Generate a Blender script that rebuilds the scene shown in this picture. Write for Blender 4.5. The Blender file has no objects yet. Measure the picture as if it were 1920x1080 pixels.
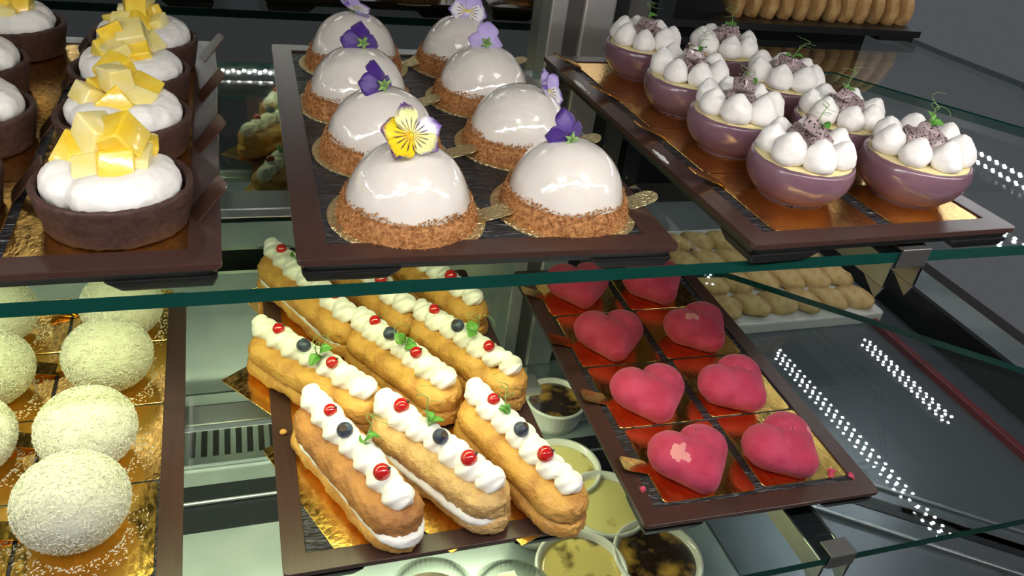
import bpy, math, random
from mathutils import Vector, Matrix, Euler, noise
PI = math.pi
sc = bpy.context.scene
COL = sc.collection
rnd = random.Random(7)

# ------------------------------------------------------------------ materials
def _bsdf(name):
    m = bpy.data.materials.new(name); m.use_nodes = True
    nt = m.node_tree
    return m, nt, nt.nodes['Principled BSDF']

def mat(name, col, rough=.5, metal=0., col2=None, scale=100., lo=.4, hi=.6, detail=3., bump=0., bscale=None, bdist=.001,
        coat=0., sss=0., sheen=0., spec=.5, stretch=None, rough2=None, croug=.05, ssr=(.003, .003, .003), trans=0.):
    m, nt, b = _bsdf(name)
    b.inputs['Base Color'].default_value = (*col, 1)
    b.inputs['Roughness'].default_value = rough
    b.inputs['Metallic'].default_value = metal
    b.inputs['Specular IOR Level'].default_value = spec
    b.inputs['Coat Weight'].default_value = coat
    b.inputs['Coat Roughness'].default_value = croug
    b.inputs['Transmission Weight'].default_value = trans
    if sss:
        b.inputs['Subsurface Weight'].default_value = sss
        b.inputs['Subsurface Radius'].default_value = ssr
        b.inputs['Subsurface Scale'].default_value = 1.
    if sheen:
        b.inputs['Sheen Weight'].default_value = sheen
        b.inputs['Sheen Roughness'].default_value = .4
    L = nt.links
    tc = nt.nodes.new('ShaderNodeTexCoord'); vec = tc.outputs['Object']
    if stretch:
        mp = nt.nodes.new('ShaderNodeMapping'); mp.inputs['Scale'].default_value = stretch
        L.new(vec, mp.inputs[0]); vec = mp.outputs[0]
    if col2 or rough2 is not None:
        n = nt.nodes.new('ShaderNodeTexNoise'); n.inputs['Scale'].default_value = scale; n.inputs['Detail'].default_value = detail
        L.new(vec, n.inputs['Vector'])
        mr = nt.nodes.new('ShaderNodeMapRange'); mr.inputs[1].default_value = lo; mr.inputs[2].default_value = hi
        L.new(n.outputs['Fac'], mr.inputs[0])
        if col2:
            mx = nt.nodes.new('ShaderNodeMix'); mx.data_type = 'RGBA'
            mx.inputs[6].default_value = (*col, 1); mx.inputs[7].default_value = (*col2, 1)
            L.new(mr.outputs[0], mx.inputs[0]); L.new(mx.outputs[2], b.inputs['Base Color'])
        if rough2 is not None:
            m2 = nt.nodes.new('ShaderNodeMapRange'); m2.inputs[3].default_value = rough; m2.inputs[4].default_value = rough2
            L.new(mr.outputs[0], m2.inputs[0]); L.new(m2.outputs[0], b.inputs['Roughness'])
    if bump:
        n = nt.nodes.new('ShaderNodeTexNoise'); n.inputs['Scale'].default_value = bscale or scale; n.inputs['Detail'].default_value = 3
        L.new(vec, n.inputs['Vector'])
        bp = nt.nodes.new('ShaderNodeBump'); bp.inputs['Strength'].default_value = bump; bp.inputs['Distance'].default_value = bdist
        L.new(n.outputs['Fac'], bp.inputs['Height']); L.new(bp.outputs[0], b.inputs['Normal'])
        if coat: L.new(bp.outputs[0], b.inputs['Coat Normal'])
    return m

def glass_mat(name, tint, refl=True):
    # clear sheet: straight-through tinted light, plus a mirror reflection that grows at grazing angles
    m = bpy.data.materials.new(name); m.use_nodes = True; nt = m.node_tree; nt.nodes.clear()
    out = nt.nodes.new('ShaderNodeOutputMaterial')
    tr = nt.nodes.new('ShaderNodeBsdfTransparent'); tr.inputs[0].default_value = (*tint, 1)
    gl = nt.nodes.new('ShaderNodeBsdfGlossy'); gl.inputs['Roughness'].default_value = 0.012
    lw = nt.nodes.new('ShaderNodeLayerWeight'); lw.inputs[0].default_value = .5
    pw = nt.nodes.new('ShaderNodeMath'); pw.operation = 'POWER'; pw.inputs[1].default_value = 5
    ma = nt.nodes.new('ShaderNodeMath'); ma.operation = 'MULTIPLY_ADD'; ma.inputs[1].default_value = .96; ma.inputs[2].default_value = .04
    mx = nt.nodes.new('ShaderNodeMixShader')
    L = nt.links
    L.new(lw.outputs['Facing'], pw.inputs[0]); L.new(pw.outputs[0], ma.inputs[0]); L.new(ma.outputs[0], mx.inputs[0])
    L.new(tr.outputs[0], mx.inputs[1]); L.new(gl.outputs[0], mx.inputs[2]); L.new(mx.outputs[0], out.inputs[0])
    return m

def emit_mat(name, col, s):
    m, nt, b = _bsdf(name)
    b.inputs['Base Color'].default_value = (.8, .8, .8, 1)
    b.inputs['Emission Color'].default_value = (*col, 1); b.inputs['Emission Strength'].default_value = s
    return m

def seeds_mat(name, col, col2):
    m, nt, b = _bsdf(name); L = nt.links
    b.inputs['Roughness'].default_value = .18; b.inputs['Coat Weight'].default_value = .6
    b.inputs['Subsurface Weight'].default_value = .35; b.inputs['Subsurface Radius'].default_value = (.003, .003, .003); b.inputs['Subsurface Scale'].default_value = 1
    tc = nt.nodes.new('ShaderNodeTexCoord')
    v = nt.nodes.new('ShaderNodeTexVoronoi'); v.inputs['Scale'].default_value = 520
    L.new(tc.outputs['Object'], v.inputs['Vector'])
    lt = nt.nodes.new('ShaderNodeMapRange'); lt.inputs[1].default_value = .27; lt.inputs[2].default_value = .36
    L.new(v.outputs['Distance'], lt.inputs[0])
    n = nt.nodes.new('ShaderNodeTexNoise'); n.inputs['Scale'].default_value = 90
    L.new(tc.outputs['Object'], n.inputs['Vector'])
    m1 = nt.nodes.new('ShaderNodeMix'); m1.data_type = 'RGBA'; m1.inputs[6].default_value = (*col, 1); m1.inputs[7].default_value = (*col2, 1)
    L.new(n.outputs['Fac'], m1.inputs[0])
    m2 = nt.nodes.new('ShaderNodeMix'); m2.data_type = 'RGBA'; m2.inputs[6].default_value = (.006, .005, .006, 1)
    L.new(lt.outputs[0], m2.inputs[0]); L.new(m1.outputs[2], m2.inputs[7]); L.new(m2.outputs[2], b.inputs['Base Color'])
    bp = nt.nodes.new('ShaderNodeBump'); bp.inputs['Strength'].default_value = .5; bp.inputs['Distance'].default_value = .0006
    L.new(n.outputs['Fac'], bp.inputs['Height']); L.new(bp.outputs[0], b.inputs['Normal'])
    return m

def wood_mat(name, a, c, rough):
    m, nt, b = _bsdf(name); L = nt.links
    tc = nt.nodes.new('ShaderNodeTexCoord'); mp = nt.nodes.new('ShaderNodeMapping'); mp.inputs['Scale'].default_value = (240, 14, 60)
    n = nt.nodes.new('ShaderNodeTexNoise'); n.inputs['Scale'].default_value = 1; n.inputs['Detail'].default_value = 5
    L.new(tc.outputs['Object'], mp.inputs[0]); L.new(mp.outputs[0], n.inputs['Vector'])
    mx = nt.nodes.new('ShaderNodeMix'); mx.data_type = 'RGBA'; mx.inputs[6].default_value = (*a, 1); mx.inputs[7].default_value = (*c, 1)
    L.new(n.outputs['Fac'], mx.inputs[0]); L.new(mx.outputs[2], b.inputs['Base Color'])
    b.inputs['Roughness'].default_value = rough
    bp = nt.nodes.new('ShaderNodeBump'); bp.inputs['Strength'].default_value = .12; bp.inputs['Distance'].default_value = .0004
    L.new(n.outputs['Fac'], bp.inputs['Height']); L.new(bp.outputs[0], b.inputs['Normal'])
    return m

def slate_mat(name):
    m, nt, b = _bsdf(name); L = nt.links
    b.inputs['Base Color'].default_value = (.026, .027, .031, 1); b.inputs['Roughness'].default_value = .32
    tc = nt.nodes.new('ShaderNodeTexCoord'); mp = nt.nodes.new('ShaderNodeMapping'); mp.inputs['Scale'].default_value = (45, 150, 45)
    n = nt.nodes.new('ShaderNodeTexNoise'); n.inputs['Scale'].default_value = 1.2; n.inputs['Detail'].default_value = 2.5; n.inputs['Distortion'].default_value = .8
    L.new(tc.outputs['Object'], mp.inputs[0]); L.new(mp.outputs[0], n.inputs['Vector'])
    bp = nt.nodes.new('ShaderNodeBump'); bp.inputs['Strength'].default_value = 1.; bp.inputs['Distance'].default_value = .006
    L.new(n.outputs['Fac'], bp.inputs['Height']); L.new(bp.outputs[0], b.inputs['Normal'])
    return m

def petal_mat(name, base, mid, edge, lines=None):
    # petals are modelled with their base at the object origin, growing along +Y (length 1 unit = .017 m)
    m, nt, b = _bsdf(name); L = nt.links
    b.inputs['Roughness'].default_value = .45; b.inputs['Sheen Weight'].default_value = .2
    tc = nt.nodes.new('ShaderNodeTexCoord')
    ln = nt.nodes.new('ShaderNodeVectorMath'); ln.operation = 'LENGTH'; L.new(tc.outputs['Object'], ln.inputs[0])
    n = nt.nodes.new('ShaderNodeTexNoise'); n.inputs['Scale'].default_value = 260; L.new(tc.outputs['Object'], n.inputs['Vector'])
    ad = nt.nodes.new('ShaderNodeMath'); ad.operation = 'MULTIPLY_ADD'; ad.inputs[1].default_value = .006; L.new(n.outputs['Fac'], ad.inputs[0]); L.new(ln.outputs['Value'], ad.inputs[2])
    mr = nt.nodes.new('ShaderNodeMapRange'); mr.inputs[1].default_value = .003; mr.inputs[2].default_value = .02; L.new(ad.outputs[0], mr.inputs[0])
    cr = nt.nodes.new('ShaderNodeValToRGB'); e = cr.color_ramp.elements
    e[0].position = .05; e[0].color = (*base, 1); e[1].position = 1.; e[1].color = (*edge, 1)
    x = e.new(.45); x.color = (*mid, 1); x = e.new(.72); x.color = (*mid, 1); x = e.new(.86); x.color = (*edge, 1)
    L.new(mr.outputs[0], cr.inputs[0])
    col = cr.outputs[0]
    if lines:   # dark nectar lines fanning out from the flower's eye
        sx = nt.nodes.new('ShaderNodeSeparateXYZ'); L.new(tc.outputs['Object'], sx.inputs[0])
        at = nt.nodes.new('ShaderNodeMath'); at.operation = 'ARCTAN2'; L.new(sx.outputs[0], at.inputs[0]); L.new(sx.outputs[1], at.inputs[1])
        mu = nt.nodes.new('ShaderNodeMath'); mu.operation = 'MULTIPLY'; mu.inputs[1].default_value = 19; L.new(at.outputs[0], mu.inputs[0])
        co = nt.nodes.new('ShaderNodeMath'); co.operation = 'COSINE'; L.new(mu.outputs[0], co.inputs[0])
        gt = nt.nodes.new('ShaderNodeMapRange'); gt.inputs[1].default_value = .55; gt.inputs[2].default_value = .8; L.new(co.outputs[0], gt.inputs[0])
        rg = nt.nodes.new('ShaderNodeMapRange'); rg.inputs[1].default_value = .0095; rg.inputs[2].default_value = .0075; L.new(ln.outputs['Value'], rg.inputs[0])
        r2 = nt.nodes.new('ShaderNodeMapRange'); r2.inputs[1].default_value = .0015; r2.inputs[2].default_value = .0025; L.new(ln.outputs['Value'], r2.inputs[0])
        p1 = nt.nodes.new('ShaderNodeMath'); p1.operation = 'MULTIPLY'; L.new(gt.outputs[0], p1.inputs[0]); L.new(rg.outputs[0], p1.inputs[1])
        p2 = nt.nodes.new('ShaderNodeMath'); p2.operation = 'MULTIPLY'; L.new(p1.outputs[0], p2.inputs[0]); L.new(r2.outputs[0], p2.inputs[1])
        mx = nt.nodes.new('ShaderNodeMix'); mx.data_type = 'RGBA'; mx.inputs[7].default_value = (*lines, 1)
        L.new(col, mx.inputs[6]); L.new(p2.outputs[0], mx.inputs[0]); col = mx.outputs[2]
    L.new(col, b.inputs['Base Color'])
    return m

M = {}
M['wood'] = wood_mat('tray_wood', (.034, .015, .012), (.068, .032, .024), .3)
M['black'] = mat('black_plastic', (.006, .006, .006), .4)
M['slate'] = slate_mat('slate')
M['gold'] = mat('gold_foil', (.9, .55, .15), .16, 1., bump=.35, bscale=420, bdist=.0006, rough2=.26, scale=300, stretch=(1, .5, 1))
M['goldb'] = mat('gold_crinkled', (.98, .82, .44), .34, 1., bump=1., bscale=380, bdist=.0035)
M['choc'] = mat('chocolate_pastry', (.046, .018, .013), .62, col2=(.07, .03, .022), scale=260, bump=.5, bscale=700, bdist=.0008)
M['chocd'] = mat('chocolate_filling', (.03, .014, .01), .35)
M['cream'] = mat('whipped_cream', (.84, .82, .78), .42, bump=.1, bscale=160, sss=.25, ssr=(.004, .0035, .003))
M['merin'] = mat('meringue', (.86, .84, .81), .55, bump=.45, bscale=420, bdist=.0006, sss=.2)
M['mango'] = mat('ripe_mango', (.84, .56, .03), .2, coat=.6, sss=.2, col2=(.88, .66, .1), scale=60, bump=.2, bscale=150, ssr=(.006, .004, .001))
M['mangop'] = mat('pale_mango', (.85, .71, .22), .22, coat=.6, sss=.2, col2=(.86, .76, .36), scale=60, bump=.2, bscale=150, ssr=(.006, .005, .002))
M['glaze'] = mat('white_mirror_glaze', (.72, .68, .62), .06, coat=1., croug=.02, sss=.25, bump=.35, bscale=130, bdist=.0011, ssr=(.005, .004, .003))
M['crumb'] = mat('toasted_crumbs', (.25, .085, .018), .65, col2=(.5, .24, .08), scale=420, lo=.35, hi=.65)
M['ube'] = mat('purple_glaze', (.16, .078, .112), .24, col2=(.215, .118, .15), scale=38, lo=.35, hi=.7, coat=.4, croug=.12, sss=.15, bump=.15, bscale=90)
M['custard'] = mat('cream_filling', (.8, .68, .36), .5, bump=.3, bscale=200, sss=.2)
M['dragon'] = seeds_mat('dragon_fruit', (.3, .26, .25), (.44, .3, .32))
M['green'] = mat('sprout_green', (.055, .22, .025), .4, col2=(.12, .34, .05), scale=150, sss=.1)
M['stem'] = mat('sprout_stem', (.2, .34, .1), .5)
M['coco'] = mat('coconut_coat', (.60, .60, .47), .8, bump=.6, bscale=600, bdist=.001)
M['flake'] = mat('coconut_flake', (.67, .67, .55), .6)
M['choux'] = mat('choux_pastry', (.62, .33, .07), .55, col2=(.38, .15, .03), scale=55, lo=.45, hi=.75, detail=6, bump=.9, bscale=340, bdist=.0016)
M['chouxd'] = mat('choux_toasted', (.46, .2, .05), .6, col2=(.28, .11, .03), scale=70, lo=.4, hi=.7, detail=6, bump=1., bscale=330, bdist=.0018)
M['chouxl'] = mat('choux_pale', (.6, .38, .14), .6, col2=(.42, .22, .07), scale=80, lo=.45, hi=.7, detail=6, bump=1., bscale=330, bdist=.002)
M['currant'] = mat('red_currant', (.5, .012, .012), .08, coat=1., sss=.3, ssr=(.004, .001, .001))
M['berry'] = mat('blueberry', (.016, .022, .045), .42, col2=(.05, .07, .12), scale=140, sheen=.3)
M['tip'] = mat('berry_tip', (.05, .03, .02), .7)
M['velvet'] = mat('pink_velvet', (.42, .028, .075), .92, col2=(.5, .05, .11), scale=45, bump=.8, bscale=1300, bdist=.0006, sheen=.15)
M['bare'] = mat('bare_mousse', (.66, .24, .24), .75, bump=.4, bscale=500)
M['scuff'] = mat('scuffed_mousse', (.2, .02, .06), .85, col2=(.6, .07, .14), scale=700, bump=1., bscale=700, bdist=.001)
M['ceram'] = mat('white_ceramic', (.78, .76, .68), .15, coat=.5)
M['brul'] = mat('burnt_custard', (.78, .6, .2), .22, col2=(.045, .018, .008), scale=30, lo=.5, hi=.62, coat=.5, detail=5)
M['brul2'] = mat('burnt_custard_dark', (.6, .33, .06), .22, col2=(.03, .014, .008), scale=26, lo=.36, hi=.5, coat=.5, detail=5)
M['brul3'] = mat('burnt_custard_pale', (.8, .68, .26), .22, col2=(.3, .1, .015), scale=40, lo=.58, hi=.75, coat=.5, detail=5)
M['cookie'] = mat('golden_cookie', (.6, .38, .15), .6, col2=(.42, .2, .055), scale=40, lo=.42, hi=.62, detail=5, bump=.5, bscale=160, bdist=.002)
M['cookiep'] = mat('pale_cookie', (.62, .45, .2), .7, col2=(.5, .32, .12), scale=50, bump=.5, bscale=200, bdist=.002)
M['steel'] = mat('brushed_steel', (.42, .44, .44), .34, 1., bump=.05, bscale=300, stretch=(.02, 1, 1))
M['deck'] = mat('deck_steel', (.30, .355, .35), .28, .55, col2=(.42, .47, .46), scale=8, bump=.05, bscale=40)
M['darks'] = mat('dark_steel', (.03, .034, .038), .3, .6)
M['alu'] = mat('aluminium', (.62, .62, .62), .4, .9)
M['alug'] = mat('aluminium_groove', (.12, .115, .11), .45, .6)
M['mirror'] = mat('tinted_mirror', (.36, .38, .36), .03, 1.)
M['red'] = mat('red_trim', (.16, .008, .014), .4)
M['white'] = mat('white_tray', (.62, .63, .6), .35)
M['wall'] = mat('dark_wall', (.014, .016, .018), .7)
M['floor'] = mat('floor_tile', (.12, .11, .1), .4, col2=(.16, .15, .13), scale=3)
M['glass'] = glass_mat('shelf_glass', (.955, .985, .972))
M['edge'] = mat('glass_edge', (.004, .05, .038), .12, spec=.6)
M['clear'] = glass_mat('cup_glass', (.96, .97, .95))
M['pud'] = mat('beige_pudding', (.42, .33, .24), .4)
M['led'] = emit_mat('led_diode', (.93, .97, 1.), 150.)
M['ledf'] = emit_mat('led_diode_front', (1., .97, .94), 400.)
M['ledw'] = emit_mat('led_diode_warm', (.95, 1., .5), 60.)
PUR = petal_mat('petal_purple', (.045, .012, .14), (.05, .012, .19), (.035, .006, .13))
LAV = petal_mat('petal_lavender', (.7, .66, .8), (.42, .33, .7), (.3, .22, .6), lines=(.06, .02, .16))
LAVP = petal_mat('petal_pale_lavender', (.5, .45, .72), (.46, .37, .7), (.36, .27, .62))
YEL = petal_mat('petal_yellow', (.8, .42, .0), (.82, .6, .0), (.1, .03, .13), lines=(.05, .015, .02))
YELP = petal_mat('petal_pale_yellow', (.75, .6, .1), (.74, .76, .33), (.16, .06, .28), lines=(.08, .03, .05))
WHI = petal_mat('petal_white', (.75, .6, .1), (.74, .72, .74), (.2, .1, .45), lines=(.05, .02, .12))

# ------------------------------------------------------------------ mesh building
class MB:
    def __init__(s): s.v = []; s.f = []; s.m = []
    def add(s, vs, fs, mi=0, tf=None):
        o = len(s.v)
        s.v += [tuple(tf @ Vector(p)) if tf else tuple(p) for p in vs]
        s.f += [tuple(i + o for i in f) for f in fs]; s.m += [mi] * len(fs)
        return s
    def box(s, c, d, tf=None, mi=0):
        x, y, z = d[0] / 2, d[1] / 2, d[2] / 2
        vs = [(c[0] + a * x, c[1] + b * y, c[2] + e * z) for a in (-1, 1) for b in (-1, 1) for e in (-1, 1)]
        return s.add(vs, [(0, 1, 3, 2), (4, 6, 7, 5), (0, 4, 5, 1), (2, 3, 7, 6), (0, 2, 6, 4), (1, 5, 7, 3)], mi, tf)
    def lathe(s, prof, n=48, tf=None, mi=0, fn=None):
        vs = []; fs = []
        for (r, z) in prof:
            for k in range(n):
                a = 2 * PI * k / n; rr, zz = (fn(r, z, a) if fn else (r, z))
                vs.append((rr * math.cos(a), rr * math.sin(a), zz))
        for i in range(len(prof) - 1):
            for k in range(n):
                k2 = (k + 1) % n
                fs.append((i * n + k, i * n + k2, (i + 1) * n + k2, (i + 1) * n + k))
        fs.append(tuple(range(n))[::-1]); fs.append(tuple(range((len(prof) - 1) * n, len(prof) * n)))
        return s.add(vs, fs, mi, tf)
    def tube(s, pts, rad, n=8, tf=None, mi=0):
        pts = [Vector(p) for p in pts]; vs = []; fs = []
        rr = rad if isinstance(rad, (list, tuple)) else [rad] * len(pts)
        up = Vector((.3, .2, 1)).normalized()
        for i, p in enumerate(pts):
            t = (pts[min(i + 1, len(pts) - 1)] - pts[max(i - 1, 0)]).normalized()
            a = t.cross(up)
            a = a.normalized() if a.length > 1e-4 else t.orthogonal().normalized()
            b = t.cross(a)
            for k in range(n):
                th = 2 * PI * k / n; vs.append(tuple(p + rr[i] * (a * math.cos(th) + b * math.sin(th))))
        for i in range(len(pts) - 1):
            for k in range(n):
                k2 = (k + 1) % n; fs.append((i * n + k, i * n + k2, (i + 1) * n + k2, (i + 1) * n + k))
        fs.append(tuple(range(n))[::-1]); fs.append(tuple(range((len(pts) - 1) * n, len(pts) * n)))
        return s.add(vs, fs, mi, tf)
    def ball(s, c, r, nu=20, nv=12, tf=None, mi=0, rot=None, fn=None):
        if not isinstance(r, (tuple, list)): r = (r, r, r)
        R = rot.to_matrix() if rot else Matrix.Identity(3)
        vs = []; fs = []
        for i in range(1, nv):
            ph = PI * i / nv
            for k in range(nu):
                th = 2 * PI * k / nu
                d = Vector((math.sin(ph) * math.cos(th), math.sin(ph) * math.sin(th), math.cos(ph)))
                q = fn(d) if fn else 1.
                vs.append(tuple(R @ Vector((d.x * r[0] * q, d.y * r[1] * q, d.z * r[2] * q)) + Vector(c)))
        t = len(vs); vs.append(tuple(R @ Vector((0, 0, r[2])) + Vector(c))); vs.append(tuple(R @ Vector((0, 0, -r[2])) + Vector(c)))
        for i in range(nv - 2):
            for k in range(nu):
                k2 = (k + 1) % nu; fs.append((i * nu + k, (i + 1) * nu + k, (i + 1) * nu + k2, i * nu + k2))
        for k in range(nu):
            k2 = (k + 1) % nu; fs.append((t, k, k2)); fs.append((t + 1, (nv - 2) * nu + k2, (nv - 2) * nu + k))
        return s.add(vs, fs, mi, tf)
    def prism(s, outline, z0, z1, tf=None, mi=0, taper=0., edge_mi=None):
        n = len(outline); vs = [(x, y, z0) for x, y in outline] + [(x, y, z1) for x, y in outline]
        cx = sum(p[0] for p in outline) / n; cy = sum(p[1] for p in outline) / n
        if taper: vs = [(cx + (x - cx) * (1 - taper), cy + (y - cy) * (1 - taper), z) if z == z0 else (x, y, z) for x, y, z in vs]
        s.add(vs, [tuple(range(n))[::-1], tuple(range(n, 2 * n))], mi, tf)
        o = len(s.v) - 2 * n
        for i in range(n):
            j = (i + 1) % n; s.f.append((o + i, o + j, o + n + j, o + n + i)); s.m.append(mi if edge_mi is None else edge_mi)
        return s
    def mesh(s, name, mats, smooth=True):
        me = bpy.data.meshes.new(name); me.from_pydata(s.v, [], s.f)
        for m in (mats if isinstance(mats, (list, tuple)) else [mats]): me.materials.append(m)
        me.polygons.foreach_set('material_index', s.m)
        me.polygons.foreach_set('use_smooth', [smooth] * len(s.f)); me.update()
        return me

def bake(me, mods):
    """apply a list of (type, {settings}) modifiers to a mesh"""
    o = bpy.data.objects.new('tmp', me); COL.objects.link(o)
    for t, kw in mods:
        m = o.modifiers.new(t, t)
        for k, v in kw.items(): setattr(m, k, v)
    dg = bpy.context.evaluated_depsgraph_get(); dg.update()
    r = bpy.data.meshes.new_from_object(o.evaluated_get(dg)); r.name = me.name
    bpy.data.objects.remove(o)
    return r

def remesh(mb, name, m, vox, it=4, fac=.5, smooth=True):
    me = mb.mesh(name, m)
    r = bake(me, [('REMESH', dict(mode='VOXEL', voxel_size=vox, use_smooth_shade=True)), ('SMOOTH', dict(factor=fac, iterations=it))])
    if not r.materials: r.materials.append(m)
    r.polygons.foreach_set('use_smooth', [smooth] * len(r.polygons))
    return r

def displace(me, amp, scale, seed=0., axis=None):
    ns = [v.normal.copy() for v in me.vertices]
    for v, n in zip(me.vertices, ns):
        d = noise.fractal(Vector(v.co) * scale + Vector((seed, seed * 1.7, seed * .3)), .9, 2., 4) * amp
        v.co = v.co + (n if axis is None else axis) * d
    me.update(); return me

def bevel(me, w, seg=2):
    r = bake(me, [('BEVEL', dict(width=w, segments=seg, limit_method='ANGLE'))])
    return r

def autosmooth(me, ang=.7):
    me.polygons.foreach_set('use_smooth', [True] * len(me.polygons))
    try: me.set_sharp_from_angle(angle=ang)
    except Exception: pass
    return me

# ------------------------------------------------------------------ objects
def inst(name, me, parent=None, loc=(0, 0, 0), rot=(0, 0, 0), scale=1., label=None):
    o = bpy.data.objects.new(name, me); COL.objects.link(o)
    o.location = loc; o.rotation_euler = rot
    o.scale = (scale,) * 3 if not isinstance(scale, (tuple, list)) else scale
    if parent: o.parent = parent
    if label: o['label'] = label
    return o

def thing(name, label, cat, loc=(0, 0, 0), rz=0., group=None, scale=1.):
    o = bpy.data.objects.new(name, None); COL.objects.link(o)
    o.empty_display_size = .01
    o.location = loc; o.rotation_euler = (0, 0, rz); o.scale = (scale,) * 3
    o['label'] = label; o['category'] = cat
    if group: o['group'] = group
    return o

def single(name, me, label, cat, loc=(0, 0, 0), rot=(0, 0, 0), group=None):
    o = inst(name, me, None, loc, rot, label=label); o['category'] = cat
    if group: o['group'] = group
    return o

def structure(name, me, loc=(0, 0, 0)):
    o = inst(name, me, None, loc); o['kind'] = 'structure'; return o

def rrect(x0, y0, x1, y1, r, n=5):
    out = []
    for cx, cy, a0 in ((x1 - r, y0 + r, -PI / 2), (x1 - r, y1 - r, 0), (x0 + r, y1 - r, PI / 2), (x0 + r, y0 + r, PI)):
        for i in range(n + 1):
            a = a0 + PI / 2 * i / n; out.append((cx + r * math.cos(a), cy + r * math.sin(a)))
    return out

# levels: z = 0 is the top of the upper trays
ZU = -.01644                 # top of the upper glass shelf
ZLT = -.25005                # top of the lower trays
ZL = ZLT + ZU                # top of the lower glass shelf
ZD = -.45                    # steel deck
TW, TD = .2237, .3777        # tray size
RIM = .0165
SL = -.0018                  # slate surface below the tray rim
BT = .0009                   # board thickness

# ------------------------------------------------------------------ trays
def make_tray_meshes():
    mb = MB()
    o = rrect(0, 0, TW, TD, .004, 3); i = rrect(RIM, RIM, TW - RIM, TD - RIM, .001, 3)
    n = len(o)
    vs = [(x, y, 0) for x, y in o] + [(x, y, 0) for x, y in i] + [(x, y, -.004) for x, y in o] + [(x, y, -.004) for x, y in i]
    fs = []
    for k in range(n):
        j = (k + 1) % n
        fs += [(k, j, n + j, n + k), (2 * n + k, 3 * n + k, 3 * n + j, 2 * n + j), (k, 2 * n + k, 2 * n + j, j), (n + k, n + j, 3 * n + j, 3 * n + k)]
    mb.add(vs, fs)
    frame = bevel(mb.mesh('tray_frame', M['wood'], False), .0006, 2)
    body = MB().prism(rrect(.0015, .0015, TW - .0015, TD - .0015, .005, 3), -.0092, -.004, taper=.012).mesh('tray_underside', M['black'], False)
    slate = MB().prism(rrect(RIM, RIM, TW - RIM, TD - RIM, .001, 2), -.004, SL).mesh('tray_slate', M['slate'], False)
    fw, fd = .054, .04
    ft = MB()
    top = [(0, 0), (fw, 0), (fw, fd), (0, fd)]; bot = [(.003, .0025), (fw - .008, .0025), (fw - .008, fd - .006), (.003, fd - .006)]
    ft.add([(x, y, -.0092) for x, y in top] + [(x, y, ZU) for x, y in bot], [(0, 1, 2, 3), (7, 6, 5, 4), (0, 4, 5, 1), (1, 5, 6, 2), (2, 6, 7, 3), (3, 7, 4, 0)])
    foot = bevel(ft.mesh('tray_foot', M['black'], False), .0012, 2)
    return frame, body, slate, foot
TM = make_tray_meshes()
def tray(label, x, y, deg, z=0.):
    t = thing('serving_tray', label, 'tray', (x, y, z), math.radians(deg), 'dark wood serving trays with slate insets')
    inst('frame', TM[0], t); inst('underside', TM[1], t); inst('slate_panel', TM[2], t, label='dark rippled slate inset')
    for fx, fy, sx, sy in ((.002, .002, 1, 1), (TW - .002, .002, -1, 1), (.002, TD - .002, 1, -1), (TW - .002, TD - .002, -1, -1)):
        inst('foot', TM[3], t, (fx, fy, 0), scale=(sx, sy, 1))
    return t
tray('brown wooden tray with slate inset on the upper glass shelf, under the mango tarts', -.2378, .3621, .6)
tray('brown wooden tray with slate inset on the upper glass shelf, under the white glazed domes', .0226, .3634, -.93)
tray('brown wooden tray on the upper glass shelf, under the purple cups, cream smeared on it', .2967, .3560, 1.6)
tray('brown wooden tray with slate inset on the lower glass shelf, under the coconut balls', -.2795, .3440, 1.2, ZLT)
tray('brown wooden tray with slate inset on the lower glass shelf, under the eclairs', .0079, .3635, -.1, ZLT)
tray('brown wooden tray with slate inset on the lower glass shelf, under the pink hearts', .2785, .3535, -1.3, ZLT)

# ------------------------------------------------------------------ gold boards
def strip_mesh(w, l, name, m):
    # a tab standing along +X, rounded outer end
    out = [(0, -w / 2), (l - w / 2, -w / 2)] + [(l - w / 2 + w / 2 * math.cos(a), w / 2 * math.sin(a)) for a in [(-PI / 2 + PI * i / 8) for i in range(1, 8)]] + [(l - w / 2, w / 2), (0, w / 2)]
    return MB().prism(out, 0, BT).mesh(name, m, False)
SQ = .0865
SQB = bevel(MB().prism(rrect(-SQ / 2, -SQ / 2, SQ / 2, SQ / 2, .004, 4), 0, BT).mesh('board_square', M['gold'], False), .0003, 1)
def tab_mesh(w, l, name, m):
    o = [p for p in rrect(0, -w / 2, l, w / 2, .003, 4)]
    return MB().prism(o, 0, BT).mesh(name, m, False)
TAB = tab_mesh(.016, .027, 'board_tab', M['gold'])
TABB = tab_mesh(.016, .027, 'board_tab_dark_reflection', mat('gold_tab_dark_reflection', (.06, .028, .018), .3, bump=.3, bscale=300))  # brown stands in for the dark reflection on the gold tabs
TABN = tab_mesh(.013, .03, 'board_tab_narrow', M['gold'])
RB = bevel(MB().prism([((.0466) * math.cos(2 * PI * k / 72), .0466 * math.sin(2 * PI * k / 72)) for k in range(72)], 0, BT * 1.6).mesh('board_round', [M['goldb']], False), .0004, 1)
RTAB = strip_mesh(.0145, .024, 'round_tab', M['goldb'])
EB = bevel(MB().prism(rrect(-.066, -.0265, .066, .0265, .002, 3), 0, BT).mesh('board_long', M['gold'], False), .0003, 1)

def square_board(label, x, y, z, deg, tab=None, group=None, m=TAB):
    b = thing('cake_board', label, 'cake board', (x, y, z), math.radians(deg), group)
    inst('card', SQB, b)
    if tab:
        tx, ty, ta, tilt = tab
        inst('tab', m, b, (tx, ty, BT), (0, -math.radians(tilt), math.radians(ta)))
    return b

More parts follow.
